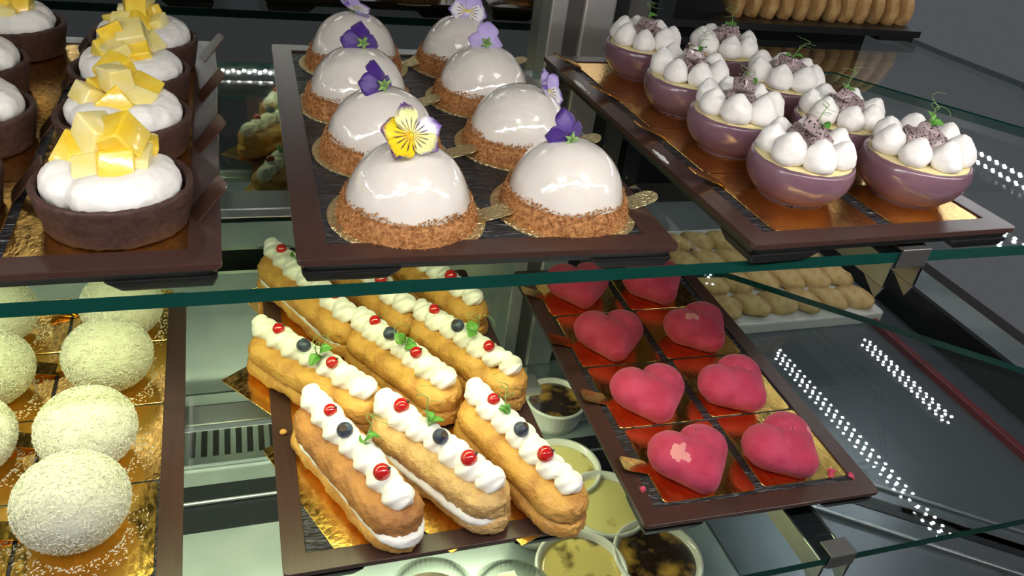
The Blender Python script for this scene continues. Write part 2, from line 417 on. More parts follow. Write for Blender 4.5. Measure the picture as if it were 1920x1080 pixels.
# ------------------------------------------------------------------ chocolate tarts with mango
def tart_shell(seed):
    prof = [(0, 0), (.0325, 0), (.0352, .0006), (.0362, .005), (.0374, .011), (.0387, .0175), (.0393, .0222), (.0389, .0231), (.0366, .0231), (.0358, .0222), (.0348, .018), (.033, .0150), (.001, .0150)]
    # extra rings for roughness
    pr = []
    for i in range(len(prof) - 1):
        a, b = prof[i], prof[i + 1]
        k = 3 if math.dist(a, b) < .02 else 6
        pr += [(a[0] + (b[0] - a[0]) * j / k, a[1] + (b[1] - a[1]) * j / k) for j in range(k)]
    pr.append(prof[-1]); pr = [(max(r, .0004), z) for r, z in pr]
    me = MB().lathe(pr, 96).mesh('tart_shell', M['choc'])
    return displace(me, .0007, 260, seed)
SHELLS = [tart_shell(i * 3.1) for i in range(2)]

def sausage(mb, pts, r):
    for i in range(len(pts) - 1):
        a, b = Vector(pts[i]), Vector(pts[i + 1]); n = 4
        for k in range(n):
            t = k / n; p = a.lerp(b, t); rr = r[i] + (r[i + 1] - r[i]) * t if isinstance(r, list) else r
            mb.ball(p, (rr, rr, rr * .92), 14, 9)
    rr = r[-1] if isinstance(r, list) else r
    mb.ball(pts[-1], (rr, rr, rr * .92), 14, 9)

def tart_cream(seed):
    rr = random.Random(seed); mb = MB(); R = .0215
    def arc(a0, a1, r0, rad):
        pts = [(r0 * math.cos(a), r0 * math.sin(a), .0225 + rr.uniform(-.0008, .0008)) for a in [a0 + (a1 - a0) * i / 6 for i in range(7)]]
        sausage(mb, pts, [rad * (.9 + .13 * math.sin(PI * i / 6)) for i in range(7)])
    off = rr.uniform(-.25, .25)
    arc(-1.55 + off, .75 + off, R, .0128); arc(1.35 + off, 2.75 + off, R, .0122); arc(3.3 + off, 4.0 + off, R + .0005, .0125)
    mb.ball((0, 0, .021), (.017, .017, .009))
    me = remesh(mb, 'tart_cream', M['cream'], .0011, 3, .5)
    return displace(me, .0006, 130, seed)
CREAMS = [tart_cream(s) for s in (1, 2, 3, 5)]

def cube_mesh(seed):
    rr = random.Random(seed); mb = MB(); s = .0093
    vs = [(a * s * rr.uniform(.75, 1.1), b * s * rr.uniform(.75, 1.1), c * s * rr.uniform(.75, 1.1)) for a in (-1, 1) for b in (-1, 1) for c in (-1, 1)]
    mb.add(vs, [(0, 1, 3, 2), (4, 6, 7, 5), (0, 4, 5, 1), (2, 3, 7, 6), (0, 2, 6, 4), (1, 5, 7, 3)])
    return autosmooth(bevel(mb.mesh('mango_cube', M['mango'] if seed % 2 else M['mangop'], False), .0013, 3), .6)
CUBES = [cube_mesh(s) for s in range(8)]

def tart(label, x, y, z, rz, seed):
    rr = random.Random(seed * 11 + 3)
    t = thing('mango_tart', label, 'tart', (x, y, z), rz, 'chocolate mango tarts')
    inst('pastry_shell', SHELLS[seed % 2], t, rot=(0, 0, seed))
    inst('cream', CREAMS[seed % 4], t, label='piped white cream')
    n = 6
    for k in range(n):
        a = 2 * PI * k / n + rr.uniform(-.25, .25); r = .0135 + rr.uniform(-.002, .002)
        inst('mango_cube', CUBES[(seed + k * 3) % 8], t, (r * math.cos(a) - .001, r * math.sin(a) + .003, (.0305 + rr.uniform(0, .004))),
             (rr.uniform(-.6, .6), rr.uniform(-.6, .6), rr.uniform(0, 3)), (rr.uniform(.75, 1.15), rr.uniform(.75, 1.1), rr.uniform(.75, 1.25)), label='yellow mango cube')
    for k in range(2):
        a = PI * k + seed * 1.3; r = .006
        inst('mango_cube', CUBES[(seed * 2 + k * 3 + 1) % 8], t, (r * math.cos(a), r * math.sin(a) + .004, .0425 + rr.uniform(0, .004)),
             (rr.uniform(-.6, .6), rr.uniform(-.6, .6), rr.uniform(0, 3)), rr.uniform(.85, 1.1), label='yellow mango cube')
    return t

ROWN = ['the front row', 'the second row', 'the third row', 'the back row']
TZ = SL + BT + .0001
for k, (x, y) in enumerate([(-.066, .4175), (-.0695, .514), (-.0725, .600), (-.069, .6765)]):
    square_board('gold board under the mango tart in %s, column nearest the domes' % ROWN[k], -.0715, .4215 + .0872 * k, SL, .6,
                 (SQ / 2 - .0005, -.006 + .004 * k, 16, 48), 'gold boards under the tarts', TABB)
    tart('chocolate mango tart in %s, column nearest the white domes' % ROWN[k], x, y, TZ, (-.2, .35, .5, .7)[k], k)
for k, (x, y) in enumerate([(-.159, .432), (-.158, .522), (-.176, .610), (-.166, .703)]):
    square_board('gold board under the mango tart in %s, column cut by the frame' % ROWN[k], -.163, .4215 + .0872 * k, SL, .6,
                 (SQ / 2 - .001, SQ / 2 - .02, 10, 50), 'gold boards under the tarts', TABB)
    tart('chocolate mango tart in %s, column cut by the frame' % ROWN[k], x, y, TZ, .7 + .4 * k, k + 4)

# ------------------------------------------------------------------ white glazed domes
def dome_mesh():
    pr = []
    R, H = .0373, .0415
    for i in range(25):
        t = i / 24 * PI / 2
        pr.append((max(R * math.cos(t) ** .86, .0003), .003 + H * math.sin(t) ** 1.04))
    pr = [(.030, .0), (.0365, .0)] + pr
    return displace(MB().lathe(pr, 72).mesh('glaze_dome', M['glaze']), .0005, 45, 2.)
DOME = dome_mesh()
def crumb_mesh():
    rr = random.Random(5); mb = MB()
    mb.lathe([(.03, 0), (.0408, 0), (.0402, .005), (.0388, .010), (.036, .0125), (.03, .0125)], 48)
    for k in range(2600):
        a = rr.uniform(0, 2 * PI); t = rr.random() ** .8
        z = .0005 + .0142 * t + rr.uniform(-.001, .001) + .0012 * math.sin(5 * a + 1) * t; r = .0412 - .0042 * (max(z, 0) / .0142) ** 1.4 + rr.uniform(-.0006, .0006)
        if rr.random() < .06: r += rr.uniform(0, .002); z = .0003
        z = max(z, .0002)
        s = rr.uniform(.0005, .0011)
        tf = Matrix.Translation((r * math.cos(a), r * math.sin(a), z)) @ Euler((rr.uniform(0, 6), rr.uniform(0, 6), rr.uniform(0, 6))).to_matrix().to_4x4()
        mb.add([(s, 0, -s * .4), (-s * .6, s * .7, -s * .3), (-s * .6, -s * .7, -s * .3), (-s * .1, s * .1, s * .7)], [(0, 1, 2), (0, 3, 1), (1, 3, 2), (2, 3, 0)], 0, tf)
    return mb.mesh('crumb_ring', M['crumb'], False)
CRUMB = crumb_mesh()

def petal_mesh(name, m, w=.0085, l=.0165, cup=.003, wave=.0008, seed=1):
    mb = MB(); vs = []; nu, nv = 9, 9; rr = random.Random(seed); ph = rr.uniform(0, 6)
    for side in (0, 1):
        for i in range(nv + 1):
            t = i / nv
            hw = w * (math.sin(PI * min(t * .93 + .05, 1)) ** .7) * (.45 + .65 * t)
            for k in range(nu + 1):
                u = k / nu * 2 - 1
                x = hw * u; y = l * t * (1 - .13 * u * u * t) - (.0016 * math.exp(-(u * 5) ** 2) * t ** 6)
                z = cup * (t * t - .2 * t) + cup * .6 * u * u * t + wave * math.sin(4 * u + ph) * t * t
                vs.append((x, y, z - side * .00035))
    W = nu + 1; N = (nv + 1) * W; fs = []
    for i in range(nv):
        for k in range(nu):
            a = i * W + k; fs.append((a, a + 1, a + W + 1, a + W)); fs.append((N + a, N + a + W, N + a + W + 1, N + a + 1))
    rim = [k for k in range(W)] + [i * W + nu for i in range(1, nv + 1)] + [nv * W + k for k in range(nu - 1, -1, -1)] + [i * W for i in range(nv - 1, 0, -1)]
    for i in range(len(rim)):
        a, b = rim[i], rim[(i + 1) % len(rim)]; fs.append((a, N + a, N + b, b))
    mb.add(vs, fs)
    return mb.mesh(name, m)
PM = {n: [petal_mesh('petal_' + n, m, seed=s, cup=c, w=w) for s, c, w in ((1, .003, .0085), (2, .0045, .0078), (3, .002, .0095))]
      for n, m in (('purple', PUR), ('lavender', LAV), ('pale', LAVP), ('yellow', YEL), ('paleyellow', YELP), ('white', WHI))}
def calyx_mesh():
    mb = MB()
    mb.tube([(0, 0, -.001), (0, -.001, -.0045), (.0004, -.0032, -.0075)], [.0013, .0011, .0009], 8)
    mb.ball((0, 0, 0), (.0019, .0019, .0014), 10, 7)
    for k in range(5):
        a = 2 * PI * k / 5; c, s = math.cos(a), math.sin(a)
        mb.tube([(0, 0, -.001), (.0026 * c, .0026 * s, -.0016), (.0052 * c, .0052 * s, -.0006)], [.0012, .0014, .0002], 6)
    return mb.mesh('flower_calyx', M['stem'])
CALYX = calyx_mesh()
EYE = MB().ball((0, 0, .0006), (.0013, .0013, .0009), 10, 7).mesh('flower_eye', mat('flower_eye_yellow', (.85, .6, .02), .5))
def viola(parent, kind, loc, rot, scale=1., droop=0., label=None):
    """local frame: face of the flower looks along +Z, upper petals at +Y"""
    f = inst('flower', CALYX, parent, loc, rot, scale, label)
    kinds = {'purple': ['purple'] * 5, 'lavender': ['pale', 'pale', 'lavender', 'lavender', 'lavender'], 'pale': ['pale'] * 5,
             'yellow': ['white', 'paleyellow', 'yellow', 'paleyellow', 'yellow'], 'lavwhite': ['pale', 'pale', 'white', 'white', 'lavender']}[kind]
    angs = [math.radians(a) for a in ((-82, 8, 72, -140, 134) if kind == 'yellow' else (28, -28, 95, -95, 180))]
    for k in range(5):
        a = angs[k]
        inst('petal', PM[kinds[k]][(k + len(kind)) % 3], f, (0, 0, .0003 * k), (droop, 0, a) if droop else (.12 * (k % 2), 0, a), (1.15 if k == 4 else 1.))
    inst('flower_eye', EYE, f)
    return f

DOMES = [ # x, y, tab angle, flower kind, flower offset, euler, scale, droop
    (.0893, .4105, -6, 'yellow', (-.001, -.003, .0515), (.8, -.1, .1), 1.1, 0., 'yellow viola'),
    (.0893, .5030, -8, 'purple', (-.002, -.004, .0475), (-1.9, .2, .5), 1., .25, 'purple viola'),
    (.0855, .5920, 2, 'purple', (.002, -.002, .048), (-1.9, .15, .1), 1.05, .35, 'purple viola'),
    (.0955, .6900, 4, 'lavwhite', (.0, .004, .046), (.35, .25, .6), .95, 0., 'flat lavender viola'),
    (.1902, .4150, 0, 'purple', (-.003, .0, .0465), (-1.45, -.15, .2), .95, .35, 'purple viola'),
    (.1905, .5130, 0, 'lavwhite', (.0165, -.002, .0415), (1.0, .55, .55), 1.0, 0., 'lavender white viola'),
    (.1890, .6080, 3, 'pale', (-.002, -.004, .0475), (-1.85, .1, -.2), 1.0, .3, 'lavender viola'),
    (.1925, .6960, 5, 'lavwhite', (.002, -.001, .0485), (1.2, .1, -.2), 1.1, .0, 'upright lavender viola'),
]
for k, (x, y, ta, kind, fo, fr, fs, dr, fl) in enumerate(DOMES):
    row = ROWN[k % 4]; side = 'tart side' if k < 4 else 'cup side'
    b = thing('cake_board', 'round board under dome with %s, %s, %s' % (fl, row, side), 'cake board', (x, y, SL), math.radians(ta), 'round gold boards')
    inst('card', RB, b); inst('tab', RTAB, b, (.0435, 0, BT), (0, -.28, math.radians(6)))
    d = thing('mirror_glaze_dome', 'white glazed dome with %s, %s, %s' % (fl, row, side), 'cake', (x, y, SL + BT * 1.6), k * .9, 'white glazed dome cakes')
    inst('glaze_dome', DOME, d, label='glossy white glaze dome')
    c = inst('crumb_ring', CRUMB, d, label='toasted brown crumb ring'); c['kind'] = 'stuff'
    q = Matrix.Rotation(-k * .9, 3, 'Z')
    e = (q @ Euler(fr).to_matrix()).to_euler()
    viola(d, kind, q @ Vector(fo), e, fs, dr, fl)

# ------------------------------------------------------------------ purple cups
def cup_shell():
    R = .0362; pr = []
    for i in range(19):
        a = math.radians(-54 + 70 * i / 18)
        pr.append((R * math.cos(a), .0214 + R * .72 * math.sin(a)))
    top = pr[-1][1]
    pr = [(.001, 0), (.0200, 0), (.0232, .0003)] + pr
    pr = [(r, max(z, .0)) for r, z in pr]
    pr += [(pr[-1][0] - .002, top + .0002), (pr[-1][0] - .0035, top - .002), (.001, top - .004)]
    return displace(MB().lathe(pr, 72).mesh('cup_shell', M['ube']), .0005, 60, 4.), top
CUP, CTOP = cup_shell()
def fill_mesh():
    def fn(r, z, a): return r + .0007 * noise.noise(Vector((math.cos(a) * 2, math.sin(a) * 2, r * 100))), z + .0008 * noise.noise(Vector((math.cos(a) * 3, math.sin(a) * 3, 5 + r * 80)))
    return MB().lathe([(.0005, .002), (.012, .0021), (.024, .002), (.031, .0016), (.0338, .0004), (.0335, -.003)][::-1], 64, fn=fn).mesh('cup_filling', M['custard'])
FILL = fill_mesh()
def kiss_mesh(seed):
    rr = random.Random(seed); pr = [(.0005, 0), (.007, 0), (.0092, .0012)]
    for i in range(14):
        t = i / 13; pr.append((max(.0104 * math.cos(t * PI / 2) ** .7, .0003), .004 + .0125 * math.sin(t * PI / 2) + .0035 * max(0, t - .7) * 3))
    sw = rr.uniform(2, 4)
    def fn(r, z, a): return r * (1 + .03 * math.sin(3 * a + z * 400 + seed)), z
    me = MB().lathe(pr, 32, fn=fn).mesh('meringue_kiss', M['merin'])
    dx, dy = rr.uniform(-1, 1), rr.uniform(-1, 1)
    for v in me.vertices: v.co.x += dx * (v.co.z / .018) ** 2 * .002; v.co.y += dy * (v.co.z / .018) ** 2 * .002
    return displace(me, .0007, 150, seed)
KISS = [kiss_mesh(s) for s in range(5)]
def dragon_mesh(seed):
    rr = random.Random(seed); mb = MB(); s = .0068
    vs = [(a * s * rr.uniform(.7, 1.5), b * s * rr.uniform(.6, 1.1), c * s * rr.uniform(.5, .95)) for a in (-1, 1) for b in (-1, 1) for c in (-1, 1)]
    mb.add(vs, [(0, 1, 3, 2), (4, 6, 7, 5), (0, 4, 5, 1), (2, 3, 7, 6), (0, 2, 6, 4), (1, 5, 7, 3)])
    me = bevel(mb.mesh('dragon_fruit_cube', M['dragon'], False), .0022, 4)
    return autosmooth(displace(me, .0004, 200, seed), 1.2)
DRAG = [dragon_mesh(s) for s in range(5)]

# sprouts: stem with tendrils, leaves as sub-parts
def sprout_mesh(seed, L=.03):
    rr = random.Random(seed); mb = MB()
    b = rr.uniform(-.6, .6); pts = [(b * L * .5 * t * t, L * .1 * math.sin(t * 3), L * t * (1 - .2 * t)) for t in [i / 8 for i in range(9)]]
    mb.tube(pts, [.00085 - .0006 * i / 8 for i in range(9)], 6)
    for q in range(3):
        i0 = (5, 7, 8)[q]; p0 = Vector(pts[i0]); a = rr.uniform(0, 2 * PI); tl = L * rr.uniform(.35, .6)
        tp = []
        for i in range(9):
            t = i / 8; ang = a + 2.2 * t * t * (1 if q % 2 else -1)
            tp.append((p0.x + tl * t * math.cos(ang), p0.y + tl * t * math.sin(ang), p0.z + tl * .8 * t * (1 - .6 * t)))
        mb.tube(tp, [.00036 - .0002 * i / 8 for i in range(9)], 5)
    return mb.mesh('sprout_stem', M['stem'])
SPR = [sprout_mesh(s) for s in range(5)]
def leaf_mesh(seed, l=.0115, w=.0048):
    vs = []; nu, nv = 6, 8; mb = MB()
    for side in (0, 1):
        for i in range(nv + 1):
            t = i / nv; hw = w * math.sin(PI * min(max(t * .97 + .02, 0), 1)) ** .75
            for k in range(nu + 1):
                u = k / nu * 2 - 1
                vs.append((hw * u, l * t, .0022 * u * u * math.sin(PI * t) + .0015 * math.sin(PI * t * 1.2) - side * .0003))
    W = nu + 1; N = (nv + 1) * W; fs = []
    for i in range(nv):
        for k in range(nu):
            a = i * W + k; fs.append((a, a + 1, a + W + 1, a + W)); fs.append((N + a, N + a + W, N + a + W + 1, N + a + 1))
    rim = [k for k in range(W)] + [i * W + nu for i in range(1, nv + 1)] + [nv * W + k for k in range(nu - 1, -1, -1)] + [i * W for i in range(nv - 1, 0, -1)]
    for i in range(len(rim)):
        a, b = rim[i], rim[(i + 1) % len(rim)]; fs.append((a, N + a, N + b, b))
    return MB().add(vs, fs).mesh('sprout_leaf', M['green'])
LEAF = leaf_mesh(1)
def sprout(parent, loc, rot, seed, scale=1., nl=2):
    rr = random.Random(seed * 5 + 1)
    s = inst('pea_shoot', SPR[seed % 5], parent, loc, rot, scale, label='green pea shoot')
    for k in range(nl):
        a = seed + k * 2.3 + rr.uniform(-.4, .4)
        inst('leaf', LEAF, s, (0, 0, .003 + .003 * k), (rr.uniform(.2, .7), rr.uniform(-.4, .4), a), rr.uniform(.85, 1.15))
    return s

CUPS = [(.3695, .4250, 0), (.3650, .5075, 1), (.3670, .5910, 2), (.3690, .6850, 3), (.4665, .4210, 4), (.4545, .4960, 5), (.4585, .5830, 6), (.4490, .6740, 7)]
CUPF = ['two round leaves and a thin sprig', 'curling tendrils over the grey fruit', 'an upright green leaf', 'a pink fruit chunk and tendrils',
        'a tall upright pea shoot', 'a thin drooping tendril', 'a long looping tendril', 'a small upright leaf'] 
for k, (x, y, sd) in enumerate(CUPS):
    row = ROWN[k % 4]; side = 'nearest the domes' if k < 4 else 'far from the domes'
    bx = .3672 if k < 4 else .4635; bx += -.0028 * (k % 4) - .002 * (k < 4); by = .4185 + .0872 * (k % 4) + (.0025 if k > 3 else 0)
    square_board('board with folded tab under the purple cup in %s, %s' % (row, side), bx, by, SL, 1.6, (-SQ / 2 + .002, .026, 178, 22), 'gold boards under the purple cups', TABN)
    c = thing('purple_dessert_cup', 'purple half-sphere dessert with meringue dots in %s, %s' % (row, side), 'dessert', (x, y, TZ), k * 1.3, 'purple half-sphere desserts', 1.09 if k == 4 else 1.025)
    inst('cup_shell', CUP, c, label='purple glazed half sphere'); inst('cream_filling', FILL, c, (0, 0, CTOP - .0012), label='pale yellow cream')
    rr = random.Random(k + 40)
    n = 7
    for q in range(n):
        a = 2 * PI * q / n + .1 * k
        inst('meringue_kiss', KISS[(q + k) % 5], c, (.0232 * math.cos(a), .0232 * math.sin(a), CTOP + .0005), (0, 0, q * 1.7), rr.uniform(.95, 1.12), label='white meringue dot')
    for q in range(5):
        a = 2 * PI * q / 4 + k * .7; r = .0085 if q < 4 else 0
        inst('dragon_fruit_cube', DRAG[(q + k) % 5], c, (r * math.cos(a), r * math.sin(a), CTOP + .0085 + rr.uniform(0, .005) + (.008 if q == 4 else 0)), (rr.uniform(-.5, .5), rr.uniform(-.5, .5), rr.uniform(0, 3)), 1., label='grey dragon fruit with black seeds')
    sprout(c, (rr.uniform(-.004, .004), rr.uniform(-.004, .004), CTOP + .019), (rr.uniform(-.3, .3), rr.uniform(-.3, .3), rr.uniform(0, 6)), k, .72, 2)

# ------------------------------------------------------------------ coconut balls
def coco_mesh():
    def fn(d): return 1 + .02 * noise.noise(d * 3)
    mb = MB().ball((0, 0, .0285), (.0345, .0345, .0295), 56, 34, fn=fn)
    me = mb.mesh('coconut_ball', M['coco'])
    for v in me.vertices:
        if v.co.z < .0015: v.co.z = 0.0005 + .3 * max(v.co.z, 0)
    return displace(me, .0006, 300, 1.)
COCO = coco_mesh()
def flakes_mesh():
    rr = random.Random(9); mb = MB()
    def flake(p, nrm, s):
        q = nrm.to_track_quat('Z', 'Y').to_matrix().to_4x4()
        tf = Matrix.Translation(p) @ q @ Euler((rr.uniform(-.7, .7), rr.uniform(-.7, .7), rr.uniform(0, 6.3))).to_matrix().to_4x4()
        l, w, h = s * rr.uniform(.7, 1.5), s * .33, s * .14
        mb.add([(-l, 0, 0), (0, w, -h), (0, -w, -h), (l, 0, h), (0, 0, h * 1.5)], [(0, 4, 1), (0, 2, 4), (3, 1, 4), (3, 4, 2), (0, 1, 2), (3, 2, 1)], 0, tf)
    n = 0
    while n < 4200:
        d = Vector((rr.gauss(0, 1), rr.gauss(0, 1), rr.gauss(0, 1))).normalized()
        if d.z < -.85: continue
        p = Vector((d.x * .0349, d.y * .0349, .0285 + d.z * .0299)) * 1.004; nn = Vector((d.x / .0349, d.y / .0349, d.z / .0299)).normalized()
        flake(p, nn, .0014); n += 1
    return mb.mesh('coconut_flakes', M['flake'], False)
FLK = flakes_mesh()
def scatter_mesh(n, r0, r1, s, m, seed, name, a0=0., a1=2 * PI):
    rr = random.Random(seed); mb = MB()
    for k in range(n):
        a = rr.uniform(a0, a1); r = r0 + (r1 - r0) * rr.random() ** 1.8
        tf = Matrix.Translation((r * math.cos(a), r * math.sin(a), s * .25)) @ Matrix.Rotation(rr.uniform(0, 6), 4, 'Z')
        l, w, h = s * rr.uniform(.5, 1.3), s * .35, s * .25
        mb.add([(-l, 0, 0), (0, w, -h), (0, -w, -h), (l, 0, 0), (0, 0, h)], [(0, 4, 1), (0, 2, 4), (3, 1, 4), (3, 4, 2), (0, 1, 2), (3, 2, 1)], 0, tf)
    return mb.mesh(name, m, False)
CSC = scatter_mesh(420, .030, .043, .0013, M['flake'], 3, 'coconut_crumbs')
LZ = ZLT + SL
COCOS = [(-.1247, .4300, 1.04), (-.1245, .5030, 1.0), (-.1190, .5930, 1.0), (-.1150, .6680, 1.0), (-.2080, .4180, 1.), (-.2060, .5070, 1.), (-.2070, .5870, 1.), (-.2180, .6690, 1.)]
for k, (x, y, s) in enumerate(COCOS):
    row = ROWN[k % 4]; side = 'nearest the eclairs' if k < 4 else 'column cut by the frame'
    bx, by = (-.1185, .4245 + .0885 * (k % 4)) if k < 4 else (-.2075, .4180 + .0885 * (k % 4))
    square_board('gold board under the coconut ball in %s, %s' % (row, side), bx, by, LZ, 1.2, (-SQ / 2 + .004 if k < 4 else SQ / 2 - .006, .012 if k < 4 else .022, 178 if k < 4 else -4, 14), 'gold boards under the coconut balls', TAB)
    c = thing('coconut_ball', 'white coconut-coated ball in %s, %s' % (row, side), 'cake', (x, y, LZ + BT), k * .8, 'coconut balls', s)
    inst('cake_ball', COCO, c)
    f = inst('coconut_flakes', FLK, c, label='shredded coconut'); f['kind'] = 'stuff'
    f = inst('fallen_flakes', CSC, c, label='coconut fallen on the board'); f['kind'] = 'stuff'

# ------------------------------------------------------------------ eclairs
def loaf(mb, L, w, z0, z1, n=26, nseg=20, bulge=.5, flat_top=False):
    """closed loaf along X from -L/2 to L/2, rounded ends; z0 bottom, z1 top"""
    vs = []; fs = []
    for i in range(n + 1):
        t = i / n; u = -math.cos(PI * t); x = L / 2 * u
        e = max(0., (abs(x) - (L / 2 - w)) / w); sc_ = math.sqrt(max(1 - e * e, .0004))
        for k in range(nseg):
            a = 2 * PI * k / nseg; cy = math.cos(a); cz = math.sin(a)
            y = w * sc_ * (abs(cy) ** .8) * (1 if cy > 0 else -1)
            zc = (z0 + z1) / 2; h = (z1 - z0) / 2
            z = zc + h * (.55 + .45 * sc_) * (abs(cz) ** .8) * (1 if cz > 0 else -1)
            vs.append((x, y, z))
    for i in range(n):
        for k in range(nseg):
            k2 = (k + 1) % nseg; fs.append((i * nseg + k, (i + 1) * nseg + k, (i + 1) * nseg + k2, i * nseg + k2))
    fs.append(tuple(range(nseg))); fs.append(tuple(range(n * nseg, (n + 1) * nseg))[::-1])
    mb.add(vs, fs); return mb
def choux(L, w, z0, z1, m, seed, name):
    me = loaf(MB(), L, w, z0, z1, 60, 40).mesh(name, m)
    me = displace(me, .0016, 70, seed)
    return displace(me, .0011, 300, seed + 3)
ECL = .132
LOW = [choux(ECL, .0215, 0, .019, m, i, 'eclair_base') for i, m in enumerate((M['choux'], M['chouxl']))]
TOP = [choux(ECL - .003, .0212, .011, .037, m, i + 7, 'eclair_top') for i, m in enumerate((M['chouxd'], M['chouxl'], M['choux'], M['choux']))]
EFIL = displace(loaf(MB(), ECL - .006, .0196, .009, .0215, 60, 30).mesh('eclair_filling', M['cream']), .0012, 150, 2.)
def rope_mesh(seed, L=.106):
    """a piped rope: overlapping shells, each with a ridged twist"""
    rr = random.Random(seed); mb = MB(); n = 7
    for k in range(n):
        t = k / (n - 1); x = -L / 2 + L * t; s = rr.uniform(.95, 1.1) * (1. if k < n - 1 else .95)
        y = .001 * math.sin(k * 1.8 + seed)
        def fn(d):
            th = math.atan2(d.z, d.y)
            return 1 + .085 * math.sin(5 * th + 3.2 * d.x + seed) * (1 - .5 * abs(d.x))
        mb.ball((x, y, .0072), (.0118 * s, .0112 * s, .0088 * s), 40, 22, rot=Euler((0, -.45, .5)), fn=fn)
        mb.ball((x - .0065, y + .0005, .0115), (.0075 * s, .0085 * s, .0052 * s), 30, 16, rot=Euler((.1, -.55, .5)), fn=fn)
    return remesh(mb, 'piped_cream', M['cream'], .0008, 1, .5)
ROPE = [rope_mesh(s) for s in (1, 2, 3)]
CURR = MB().ball((0, 0, 0), .0058, 22, 14).mesh('currant', M['currant'])
CTIP = MB().tube([(0, 0, 0), (.0003, 0, .0014)], [.0011, .0006], 6).ball((0, 0, 0), (.0014, .0014, .0006), 8, 5).mesh('currant_tip', M['tip'])
def berry_mesh():
    pr = []
    for i in range(21):
        a = -PI / 2 + PI * i / 20; pr.append((max(.0068 * math.cos(a), .0003), .0062 * math.sin(a)))
    pr = pr[:-3] + [(.0024, .0060), (.0018, .0053), (.0003, .0050)]
    return MB().lathe(pr, 24).mesh('blueberry', M['berry'])
BERRY = berry_mesh()
CROWN = MB().lathe([(.0014, 0), (.0026, .0002), (.0031, .0011), (.0025, .0010), (.0012, .0003)], 20, fn=lambda r, z, a: (r * (1 + .12 * math.cos(5 * a)), z)).mesh('berry_crown', M['tip'])

# (start, end) of each eclair's axis at bun height, toppings as (kind, distance along the cream 0..1)
ECL_DATA = [
    ((.040, .490), (.090, .378), [('c', .22), ('b', .43), ('s', .58), ('C', .85)], 0, 0, 'browned top, front row, coconut side'),
    ((.098, .474), (.158, .382), [('C', .14), ('s', .42), ('b', .55), ('C', .82)], 1, 1, 'pale crackled top, front row, middle'),
    ((.1725, .4775), (.2140, .3670), [('c', .18), ('s', .36), ('b', .52), ('C', .78)], 2, 0, 'golden top, front row, heart side'),
    ((.008, .592), (.084, .499), [('c', .16), ('b', .44), ('s', .6), ('c', .72)], 3, 0, 'golden top, second row, coconut side'),
    ((.095, .592), (.150, .502), [('c', .16), ('b', .38), ('s', .55), ('c', .7)], 2, 0, 'golden top, second row, middle'),
    ((.154, .600), (.212, .509), [('c', .12), ('b', .42), ('s', .57), ('c', .78)], 3, 0, 'golden top, second row, heart side'),
    ((.022, .730), (.083, .606), [('c', .12), ('s', .3), ('c', .86)], 2, 0, 'golden top, back row, coconut side'),
    ((.087, .724), (.138, .614), [('c', .3), ('C', .7)], 3, 0, 'golden top, back row, middle'),
    ((.157, .722), (.206, .618), [('s', .5), ('C', .72)], 2, 0, 'golden top, back row, heart side'),
]
for k, (A, B, tops, tm, lm, desc) in enumerate(ECL_DATA):
    ax, ay = A; bx, by = B; ang = math.atan2(by - ay, bx - ax); L = math.hypot(bx - ax, by - ay) + .030
    cx, cy = (ax + bx) / 2, (ay + by) / 2
    nx, ny = math.sin(ang), -math.cos(ang)      # towards the camera-left side of the bun
    s = L / ECL
    e = thing('eclair', 'cream-topped eclair with %s' % desc, 'eclair', (cx, cy, LZ + BT + .0006), ang, 'eclairs')
    bo = thing('cake_board', 'long gold board under the eclair with %s' % desc.replace(' pale crackled', ' pale').replace('golden top, ', 'gold top, '), 'cake board', (cx + nx * .013 - math.cos(ang) * .010, cy + ny * .013 - math.sin(ang) * .010, LZ), ang + .03 * ((k % 3) - 1), 'long gold boards under the eclairs')
    inst('card', EB, bo)
    inst('bottom_bun', LOW[lm], e, scale=(s, 1, 1))
    if k in (0, 1, 6): inst('cream_filling', EFIL, e, (.0065 if k == 0 else 0, -.0022 if k == 1 else 0, 0), scale=(s, 1.04 if k == 1 else 1, 1), label='white cream filling')
    inst('top_bun', TOP[tm], e, (0, .0008, 0), scale=(s, 1, 1))
    inst('piped_cream', ROPE[k % 3], e, (-.004 * s, .002, .0335), scale=(s * .97, 1, 1), label='piped white cream')
    for q, (kd, t) in enumerate(tops):
        px = (-.052 + .104 * t) * s - .004; pz = .0335 + .0165
        if kd in 'cC':
            c = inst('red_currant', CURR, e, (px, .0015 * (-1) ** q, pz + .001), scale=1.12 if kd == 'C' else .92, label='red currant')
            inst('currant_tip', CTIP, c, (.003, .003, .0042), (-.6, .6, 0))
        elif kd == 'b':
            c = inst('blueberry', BERRY, e, (px, -.001, pz + .0015), (.5, .35, k), .93, label='dark blueberry')
            inst('berry_crown', CROWN, c, (0, 0, .0052))
        else:
            sprout(e, (px, .002, pz - .003), (-.45 + .2 * (k % 3), .35, .6 + k), k + 3, 1.05, 2)

